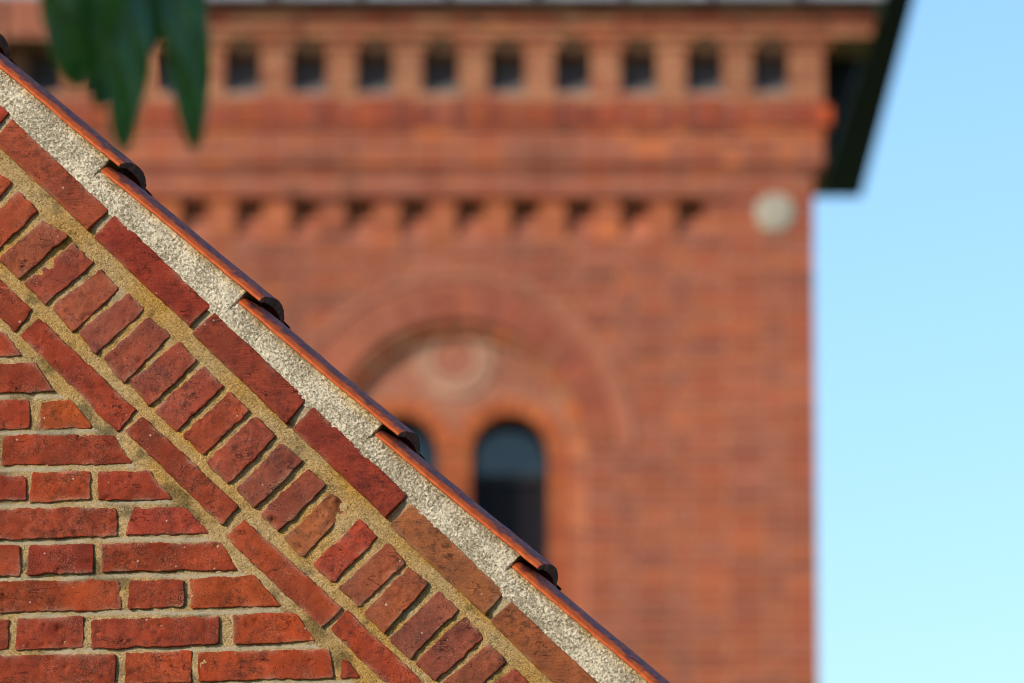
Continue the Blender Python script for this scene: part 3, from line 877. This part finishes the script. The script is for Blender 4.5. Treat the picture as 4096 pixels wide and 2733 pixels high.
# ---- upper niches
Zs = zb2
band(Zs, TZ(222), XL, XF, .083, PAL_TAN+PAL_RED[:2], 1)
Zn0, Zn1 = TZ(222), Z118
npx = [560+151.2*k for k in range(-3, 9)]
rows = 5; h = (Zn1-Zn0)/rows
core.box(XL, XF-.02, .19, .5, Zn0, Zn1)
prev = XL
for k, cpx in enumerate(npx+[None]):
    nx0 = TX(cpx-45, 170) if cpx else XF
    for j in range(rows):
        tcourse(prev, nx0, Zn0+j*h, .083, PAL_TAN, (j % 2)*.1, h=h, depth=.1)
    core.box(prev+.003, nx0-.003, -.076, .25, Zn0, Zn1)
    if cpx:
        nx1 = TX(cpx+40, 170)
        prev = nx1
# limewashed backs with a weathered sloping sill
cap_rows = TZ(95)
for cpx in npx:
    nx0, nx1 = TX(cpx-45, 170), TX(cpx+40, 170)
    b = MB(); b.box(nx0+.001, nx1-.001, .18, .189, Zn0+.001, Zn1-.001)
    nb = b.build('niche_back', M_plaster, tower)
    b = MB(); b.add([(nx0+.002, -.066, Zn0+.002), (nx1-.002, -.066, Zn0+.002), (nx1-.002, .178, Zn0+.15), (nx0+.002, .178, Zn0+.15), (nx0+.002, .178, Zn0+.002), (nx1-.002, .178, Zn0+.002)],
                  [(0, 1, 2, 3), (0, 3, 4), (1, 5, 2), (0, 4, 5, 1)])
    b.build('niche_sill', M_sill, tower)
# course over the niches, notched above each
h = TZ(95)-Z118; x = XL
prev = XL
for cpx in npx+[None]:
    nx0 = TX(cpx-30, 110) if cpx else XF+.05
    tcourse(prev, nx0, Z118, .10, PAL_TAN, .05, h=h, depth=.12)
    core.box(prev+.003, nx0-.003, -.093, .1, Z118, TZ(95))
    if cpx: prev = TX(cpx+32, 110)
core.box(XL, XF, -.02, .5, Z118, TZ(95))
XC = TX(2005, 60)
band(TZ(95), TZ(68), XL, XC-.02, .125, PAL_TAN, 1)
band(TZ(68), TZ(18), XL, XC, .15, PAL_TAN+PAL_RED[:3], 2)
Ztop = TZ(18)
core.box(XL, XC-.05, -.05, 5.5, Ztop-.02, Ztop+.2)
core.build('tower_core', M_tmort, tower)
core_o = bpy.data.objects['tower_core']
# far sides and foot of the tower
b = MB(); b.box(XL, XR-.004, .5, 6.0, 0, Ztop-.05); b.build('tower_body', M_tfar, tower)
b = MB(); b.box(XL-.05, XR+.05, -.06, 0.0, 0, .5); b.box(XL+.001, XLES, -.004, .001, .5, Zb); b.box(XLES+.001, XR-.001, -.032, .001, .5, Zb)
b.build('tower_foot', M_tfar, tower)
# ---- left corner pier
XP0, XP1 = TX(-330, 60), TX(14, 60)
pier = MB(); pier.box(XP0, XP1, -.34, .5, 0, Ztop); pier.build('corner_pier', M_tfar, tower)
b = MB(); XQ = TX(150, 60)
b.box(XP1, XQ, -.31, .3, TZ(112), TZ(20)); b.build('cornice_return', M_tfar, tower)
# ---- shaded side cornice, set back behind the front corner
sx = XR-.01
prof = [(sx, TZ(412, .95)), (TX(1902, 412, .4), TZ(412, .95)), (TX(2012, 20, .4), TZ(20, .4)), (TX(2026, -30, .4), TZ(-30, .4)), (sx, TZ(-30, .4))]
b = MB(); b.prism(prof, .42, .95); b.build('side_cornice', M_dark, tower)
# ---- gutter and roof
b = MB(); gz = TZ(-6, -.30)-.03
b.box(XL-.3, XC+.06, -.30, -.24, gz+.03, gz+.13); b.box(XL-.3, XC+.06, -.24, .3, gz+.025, gz+.05)
b.build('gutter', M_zinc, tower)
for k in range(9):
    x = TX(230+200*k, 5); MB().box(x-.02, x+.02, -.315, -.301, gz+.01, gz+.14).build('gutter_bracket', M_slate, tower)
b = MB(); x0, x1 = XL-.3, XC+.3; y0, y1 = -.22, 6.3; zt = Ztop+.16; rz_ = gz+3.2
b.add([(x0, y0, zt), (x1, y0, zt), (x1, y1, zt), (x0, y1, zt), ((x0+x1)/2, (y0+y1)/2-.5, rz_), ((x0+x1)/2, (y0+y1)/2+.5, rz_)],
      [(0, 1, 4), (1, 2, 5, 4), (2, 3, 5), (3, 0, 4, 5), (3, 2, 1, 0)])
b.build('tower_roof', M_slate, tower)
# ---- arch rings
arch = obj('blind_arch', None, None, tower) if False else None
am = MB()
def ring_slab(mb, r0, r1, y0, y1, n=40, a0=0.0, a1=math.pi, cx=None, cz=None):
    cx = acx if cx is None else cx; cz = acz if cz is None else cz
    for i in range(n):
        t0 = a0+(a1-a0)*i/n; t1 = a0+(a1-a0)*(i+1)/n
        mb.prism([(cx+r0*math.cos(t0), cz+r0*math.sin(t0)), (cx+r1*math.cos(t0), cz+r1*math.sin(t0)),
                  (cx+r1*math.cos(t1), cz+r1*math.sin(t1)), (cx+r0*math.cos(t1), cz+r0*math.sin(t1))], y0, y1)
ring_slab(am, R_in+.001, R_h+.01, .001, .006)
arch = am.build('arch', M_tmort, tower)
VSR = []
def voussoirs(r0, r1, nn, proud, pal, parent, depth=.05, cx=None, cz=None, name='voussoir', gap=.10, a0=0.0, a1=math.pi):
    cx = acx if cx is None else cx; cz = acz if cz is None else cz
    for i in range(nn):
        t0 = a0+(a1-a0)*(i+gap/2)/nn; t1 = a0+(a1-a0)*(i+1-gap/2)/nn
        q = [(cx+r0*math.cos(t0), cz+r0*math.sin(t0)), (cx+r1*math.cos(t0), cz+r1*math.sin(t0)),
             (cx+r1*math.cos(t1), cz+r1*math.sin(t1)), (cx+r0*math.cos(t1), cz+r0*math.sin(t1))]
        m = MB(); m.prism(q, -proud, -proud+depth); o = m.build(name, M_tb, parent)
        o.color = (*tint(pal, q[0][0], q[0][1]), 1)
voussoirs(R_in, R_v, 46, .012, [(.36, .11, .06), (.38, .12, .065), (.35, .10, .06), (.36, .125, .075)], arch, depth=.30, gap=.16)
voussoirs(R_v+.006, R_o, 34, .004, [(.36, .13, .078), (.35, .12, .07)], arch, gap=.04)
voussoirs(R_o+.006, R_h, 30, .016, [(.38, .16, .10), (.37, .145, .09)], arch, gap=.03)
# recessed inner order
im = MB(); ring_slab(im, R_in-.085, R_in+.02, .04, .5)
im.box(acx-R_in-.02, acx-R_in+.085, .04, .5, 0, acz); im.box(acx+R_in-.085, acx+R_in+.02, .04, .5, 0, acz)
inner = im.build('inner_order', M_tmort, tower)
zz_ = acz-RP
while zz_ > Zb:
    for x_ in (acx-R_in+.002, acx+R_in-.083): trect(x_, x_+.081, zz_, zz_+RP-JT, -.034, PAL_ORG+PAL_RED[:3], depth=.02)
    zz_ -= RP
voussoirs(R_in-.085, R_in-.002, 44, -.034, PAL_TAN+PAL_ORG[:2], inner, depth=.02)
# ---- tympanum with two arched windows
RW = .258; wz = TZ(1050, .25); WX = [TX(1170, 1050, .22), 2*acx-TX(1170, 1050, .22)-.02]
tym = MB(); nS = 96; RI = R_in-.08
def win_top(x):
    for wx in WX:
        if abs(x-wx) < RW-1e-6: return wz+math.sqrt(RW*RW-(x-wx)**2)
    return None
xs = sorted(set([acx-RI*math.cos(math.pi*i/nS) for i in range(nS+1)]+[wx+RW*math.cos(math.pi*i/24) for wx in WX for i in range(25)]))
for i in range(len(xs)-1):
    xa, xb = xs[i], xs[i+1]
    if xb-xa < 1e-5: continue
    xm = (xa+xb)/2
    ta = acz+math.sqrt(max(0, RI*RI-(xa-acx)**2)); tb = acz+math.sqrt(max(0, RI*RI-(xb-acx)**2))
    wm = win_top(xm)
    if wm is None: ba = bb = .4
    else:
        ba = win_top(xa+1e-5) or wz; bb = win_top(xb-1e-5) or wz
    tym.prism([(xa, ba), (xb, bb), (xb, tb), (xa, ta)], .102, .5)
M_tymp = mat_plain('pinkish_mortar', (.34, .145, .09), .95, .1, var=.15, scale=20)
tymo = tym.build('tympanum', M_tymp, tower)
# brick courses of the tympanum
def tym_hole(z):
    return None
TBR0 = len(TBR)
z = wz-.9; r = 0
rox, roz = T(1043, 832, .22); RO = .262
while z < acz+RI:
    zm = z+RP*.4
    half = RI if zm <= acz else (math.sqrt(max(0, RI*RI-(z+RP-acz)**2)) if z+RP-acz < RI else 0)
    x = acx-half+.004-(r % 2)*.06; kk = 0
    while x < acx+half-.02:
        L = .108; a, b_ = max(x, acx-half+.004), min(x+L, acx+half-.004); x += L+.012
        if b_-a < .02: continue
        mid = (a+b_)/2
        inw = any((abs(mid-wx) < RW+.14 if zm < wz else math.hypot(mid-wx, zm-wz) < RW+.17) for wx in WX)
        if math.hypot(mid-rox, zm-roz) < RO+.05: continue
        if inw: continue
        pal = PAL_ORG if zm < wz+.1 else [(.36, .145, .09), (.35, .13, .08), (.38, .165, .105)]
        trect(a, b_, z, z+RP-JT, -.096, pal, depth=.02)
    z += RP; r += 1
# jamb bricks and arch rings of the windows
for wi, wx in enumerate(WX):
    voussoirs(RW, RW+.115, 22, -.085, PAL_ORG, tymo, depth=.03, cx=wx, cz=wz)
    z = wz-RP; r = 0
    while z > Zb:
        for sgn in (-1, 1):
            wdt = .108 if r % 2 else .15
            if sgn*(wx-acx) < 0: wdt = min(wdt, abs(wx-acx)-RW-.006)
            e0 = wx+sgn*RW; e1 = wx+sgn*(RW+wdt)
            trect(min(e0, e1), max(e0, e1), z, z+RP-JT, -.085, PAL_ORG, depth=.03)
        z -= RP; r += 1
# ---- roundel in the tympanum
rm = MB(); ring_slab(rm, 0.0005, RO, .092, .110, n=40, a1=2*math.pi, cx=rox, cz=roz)
ro = rm.build('roundel', M_tymp, tower)
voussoirs(RO-.07, RO, 26, -.084, [(.47, .29, .20), (.44, .26, .18)], ro, depth=.03, cx=rox, cz=roz, name='ring_brick', a1=2*math.pi)
m2 = MB(); ring_slab(m2, RO-.125, RO-.085, .082, .10, n=36, a1=2*math.pi, cx=rox, cz=roz)
o = m2.build('inner_ring', M_tb, ro); o.color = (.42, .23, .15, 1)
for k in range(4):
    a = math.pi/4+k*math.pi/2
    pm = MB(); pts = []
    for i in range(12):
        t = 2*math.pi*i/12; u, v_ = .062*math.cos(t)+.066, .036*math.sin(t)
        pts.append((rox+u*math.cos(a)-v_*math.sin(a), roz+u*math.sin(a)+v_*math.cos(a)))
    pm.prism(pts, .084, .10); o = pm.build('petal', M_tb, ro); o.color = (.33, .10, .062, 1)
cm = MB(); cm.prism([(rox+.026*math.cos(2*math.pi*i/10), roz+.026*math.sin(2*math.pi*i/10)) for i in range(10)], .082, .10)
o = cm.build('boss', M_tb, ro); o.color = (.42, .23, .15, 1)
# ---- windows
def mat_glass(name, col, rough, spec):
    m = NT(name); v = m.coord(); n_ = m.noise(v, 3, 3)
    m.color(m.mix(n_, tuple(x*.8 for x in col), tuple(x*1.2 for x in col))); m.set(**{'Roughness': rough, 'Specular IOR Level': spec})
    m.normal(m.bump(m.noise(v, 4, 2), .004, .25)); return m.m
M_glassU = mat_glass('window_glass', (.006, .016, .028), .04, .62)  # blue base colour painted in to strengthen the sky reflection
M_glassL = mat_glass('dark_reflection_glass', (.010, .008, .012), .45, .12)  # lower pane: a dark reflection put into colour and low gloss
M_frame = mat_plain('dark_window_paint', (.012, .010, .012), .5, .3)
zt_ = TZ(1095, .33); zsill = TZ(1740, .33)
for wi, wx in enumerate(WX):
    b = MB(); b.box(wx-RW, wx-RW+.035, .36, .42, zsill, wz); b.box(wx+RW-.035, wx+RW, .36, .42, zsill, wz)
    b.box(wx-RW+.036, wx+RW-.036, .355, .42, zt_-.03, zt_+.025); b.box(wx-RW, wx+RW, .34, .43, zsill-.05, zsill)
    for i in range(18):
        t0, t1 = math.pi*i/18, math.pi*(i+1)/18
        b.prism([(wx+(RW-.035)*math.cos(t0), wz+(RW-.035)*math.sin(t0)), (wx+RW*math.cos(t0), wz+RW*math.sin(t0)),
                 (wx+RW*math.cos(t1), wz+RW*math.sin(t1)), (wx+(RW-.035)*math.cos(t1), wz+(RW-.035)*math.sin(t1))], .36, .42)
    wo_ = b.build('window', M_frame, tower)
    rr = RW-.036
    poly = [(wx-rr, zt_+.026), (wx+rr, zt_+.026)]+[(wx+rr*math.cos(math.pi*i/18), wz+rr*math.sin(math.pi*i/18)) for i in range(19)]
    MB().prism(poly, .39, .40).build('upper_pane', M_glassU, wo_)
    MB().box(wx-rr, wx+rr, .39, .40, zsill+.001, zt_-.031).build('lower_pane', M_glassL, wo_)
    # wall behind the windows closes the opening
b = MB(); b.box(acx-R_in, acx+R_in, .5, .51, .3, acz+R_in); b.build('window_back', M_frame, tower)
# ---- pale stone disc
dx, dz = T(1779, 490); v, f = [], []
RD = .135; nr, na = 7, 32
for i in range(nr+1):
    rr = RD*math.sin(math.pi/2*i/nr); yy = -.028-.022*math.cos(math.pi/2*i/nr)
    for j in range(na): v.append((dx+rr*math.cos(2*math.pi*j/na), yy, dz+rr*math.sin(2*math.pi*j/na)))
for i in range(nr):
    for j in range(na): f.append((i*na+j, (i+1)*na+j, (i+1)*na+(j+1) % na, i*na+(j+1) % na))
obj('stone_boss', mesh_py('stone_boss', v, f, True), M_stone, tower)

# ---- emit the tower bricks: the 300 that show clearest one by one, the rest as one mass
def prism5(q, y0, dpt):
    ya, yb = y0 if isinstance(y0, tuple) else (y0, y0)
    v = [(x, (ya, ya, yb, yb)[i], z) for i, (x, z) in enumerate(q)]+[(x, max(ya, yb)+dpt, z) for x, z in q]
    return v, [(0, 1, 2, 3), (1, 0, 4, 5), (2, 1, 5, 6), (3, 2, 6, 7), (0, 3, 7, 4)]
def in_view(q):
    cx_, cz_ = sum(p[0] for p in q)/4, sum(p[1] for p in q)/4
    d = np.array([cx_, YT, cz_])-CAM
    fy = d@np.array([0, math.cos(PITCH), math.sin(PITCH)]); uy = d@np.array([0, -math.sin(PITCH), math.cos(PITCH)])
    px, py = 2048+d[0]/fy*FPX, 1366.5-uy/fy*FPX
    edge = py-(520+px*.94)                     # below the gable's verge it is hidden
    return 0 < px < 4096 and 0 < py < 2733 and edge < -60 and not (px < 830 and py < 620)
single = [b for b in TBR if b[4] == 'soldier_brick' and in_view(b[0])]
for q, y0, dp, colr, cls in single[:140]:
    v, f = prism5(q, y0, dp); o = obj('soldier_brick', mesh_py('soldier_brick', v, f), M_tb, core_o); o.color = (*colr, 1)
cand = [b for b in TBR if b[4] == 'brick' and in_view(b[0])]
cand.sort(key=lambda b: -abs((b[0][1][0]-b[0][0][0])*(b[0][2][1]-b[0][1][1])))
chosen = cand[:300]; ids = set(id(b) for b in chosen+single[:140])
for q, y0, dp, colr, cls in chosen:
    v, f = prism5(q, y0, dp); o = obj('brick', mesh_py('brick', v, f), M_tb, core_o); o.color = (*colr, 1)
v, f, cl = [], [], []
for b in TBR:
    if id(b) in ids: continue
    vv, ff = prism5(b[0], b[1], b[2]); n0 = len(v); v += vv; f += [tuple(n0+i for i in q) for q in ff]; cl += [(*b[3], 1)]*8
me = mesh_py('brickwork', v, f)
ca = me.color_attributes.new('tone', 'FLOAT_COLOR', 'POINT'); ca.data.foreach_set('color', np.array(cl, np.float32).ravel())
obj('brickwork', me, M_tbs, core_o, 'stuff')
print('tower bricks', len(TBR), 'single', len(chosen), len(single))

# ================================================================== TREE with the hanging leaves
def mat_leaf():
    m = NT('green_leaf'); v = m.coord('Generated'); n_ = m.noise(v, 6, 4)
    m.color(m.ramp(n_, [(.3, (.012, .058, .005)), (.55, (.028, .115, .010)), (.8, (.07, .19, .022))]))
    m.set(**{'Roughness': .36, 'Specular IOR Level': .5}); m.normal(m.bump(m.noise(v, 30, 3), .001, .3)); return m.m
M_leaf = mat_leaf(); M_bark = mat_plain('bark', (.07, .055, .04), .9, .1, scale=20)
YL = 6.0
tree = empty('tree', (2.35, 5.6, 0), 0, 'broadleaf tree with dark green pointed leaves hanging over the gable', 'tree')
TO = np.array([2.35, 5.6, 0])
def tube(mb, pts, rads, n=10):
    pts = [np.array(p, float) for p in pts]; b = len(mb.v)
    for i, p in enumerate(pts):
        d = pts[min(i+1, len(pts)-1)]-pts[max(i-1, 0)]; d = d/np.linalg.norm(d)
        a = np.cross(d, [0.31, .9, .2]); a /= np.linalg.norm(a); c_ = np.cross(d, a)
        for j in range(n):
            t = 2*math.pi*j/n; mb.v.append(tuple(p+rads[i]*(a*math.cos(t)+c_*math.sin(t))))
    for i in range(len(pts)-1):
        for j in range(n):
            mb.f.append((b+i*n+j, b+i*n+(j+1) % n, b+(i+1)*n+(j+1) % n, b+(i+1)*n+j))
def leaf_mesh(name, base, tip, width, facing, bend=.03, fold=.25):
    base = np.array(base, float); tip = np.array(tip, float); ax = tip-base; L = np.linalg.norm(ax); ax /= L
    nrm = np.array(facing, float); nrm -= ax*(nrm@ax); nrm /= np.linalg.norm(nrm); side = np.cross(ax, nrm)
    nl, nw = 22, 8; v, f = [], []
    for i in range(nl+1):
        u = i/nl; wd = width*.5*(math.sin(math.pi*u**1.15)**.62 if 0 < u < 1 else 0)+.0006
        wd *= 1+.02*math.sin(u*46)
        for j in range(nw+1):
            s_ = (j/nw*2-1)
            p = base+ax*L*u+side*wd*s_+nrm*(-abs(s_)*wd*fold+bend*math.sin(math.pi*u)*1.0+.004*math.sin(s_*5+u*19))
            v.append(p)
    for i in range(nl):
        for j in range(nw):
            a = i*(nw+1)+j; f.append((a, a+1, a+nw+2, a+nw+1))
    return v, f
def LP(px, py, dy=0.0): return hit(px*K, py*K, (0, YL+dy, 0), (0, 1, 0))
tm = MB(); tube(tm, [(0, 0, -.1), (.02, .02, 1.2), (-.05, .05, 2.4), (-.15, .1, 3.4), (-.2, .1, 4.6), (-.1, .2, 6.2)], [.16, .13, .115, .10, .07, .02], 14)
trunk = tm.build('trunk', M_bark, tree, True)
twl = [np.array([-.15, .1, 3.4]), np.array([-.8, .25, 4.15]), np.array([-1.6, .35, 4.5]), np.array([-2.5, .4, 4.5]), np.array([-3.0, .35, 4.25])]
tm = MB(); tube(tm, twl, [.05, .04, .03, .02, .008], 10)
hub1 = LP(300, -330)-TO
tube(tm, [twl[2]+np.array([-.5, .03, .0]), (twl[3]+hub1)/2+np.array([0, 0, .1]), hub1], [.012, .008, .004], 8)
hub2 = np.array([-3.25, .0, 4.15]); tube(tm, [twl[4], hub2], [.008, .005], 8)
limb = tm.build('limb', M_bark, tree, True)
def leaf(base, tip, wd, facing, **k):
    v, f = leaf_mesh('leaf', base, tip, wd, facing, **k)
    return obj('leaf', mesh_py('leaf', [p-TO for p in v], f, True), M_leaf, limb)
PXL = FPX/K/6.2
for (b0, t0, wpx, fc, dy) in [((200, -300), (178, 205), 200, (.2, -1, .35), 0.0), ((255, -230), (283, 350), 125, (.5, -1, .0), -.05),
                              ((385, -260), (448, 350), 108, (.15, -1, .25), .02), ((215, -200), (226, 252), 100, (.6, -1, .25), .06),
                              ((345, -260), (335, 135), 135, (-.1, -1, .2), .09), ((250, -300), (252, 100), 90, (.15, -.75, .75), -.10)]:
    leaf(LP(*b0, dy), LP(*t0, dy), wpx/PXL, fc)
    st_ = MB(); tube(st_, [hub1, LP(*b0, dy)-TO], [.003, .002], 6); st_.build('leaf_stalk', M_leaf, limb)
rl = random.Random(5)
lv, lf = leaf_mesh('leaf', (0, 0, 0), (0, 0, -.24), .105, (0, -1, 0)); LM = mesh_py('leaf', lv, lf, True); LM.materials.append(M_leaf)
def scatter(c, sp, n_):
    for _ in range(n_):
        p = np.array(c)+np.array([rl.gauss(0, sp[0]), rl.gauss(0, sp[1]), rl.gauss(0, sp[2])])
        # keep the picture itself clear: only what the photograph shows hangs in view
        d = p-CAM; half = 2048/FPX*d[1]*1.15; top = CAM[2]+d[1]*math.tan(PITCH+1366.5/FPX)
        if abs(d[0]) < half+.06 and d[2]-.27 < top+.02: continue
        o = bpy.data.objects.new('leaf', LM); COL.objects.link(o); o.parent = limb
        o.location = p-TO; o.rotation_euler = (rl.uniform(-.5, .5), rl.uniform(-.5, .5), rl.uniform(0, 6.28)); s_ = rl.uniform(.7, 1.1); o.scale = (s_, s_, s_)
shade_bunch = (LP(300, 80)+SUNV*.85)
scatter(shade_bunch+np.array([0, 0, .12]), (.15, .13, .16), 70)  # unseen leaf bunch, added sunward of the hanging leaves to shade them
scatter(hub2+TO, (.15, .15, .14), 20)
for q in twl[1:4]: scatter(q+TO, (.3, .3, .18), 18)
scatter(TO+np.array([-.1, .2, 6.0]), (.6, .6, .7), 70); scatter(TO+np.array([-.3, .1, 4.8]), (.6, .6, .5), 50)
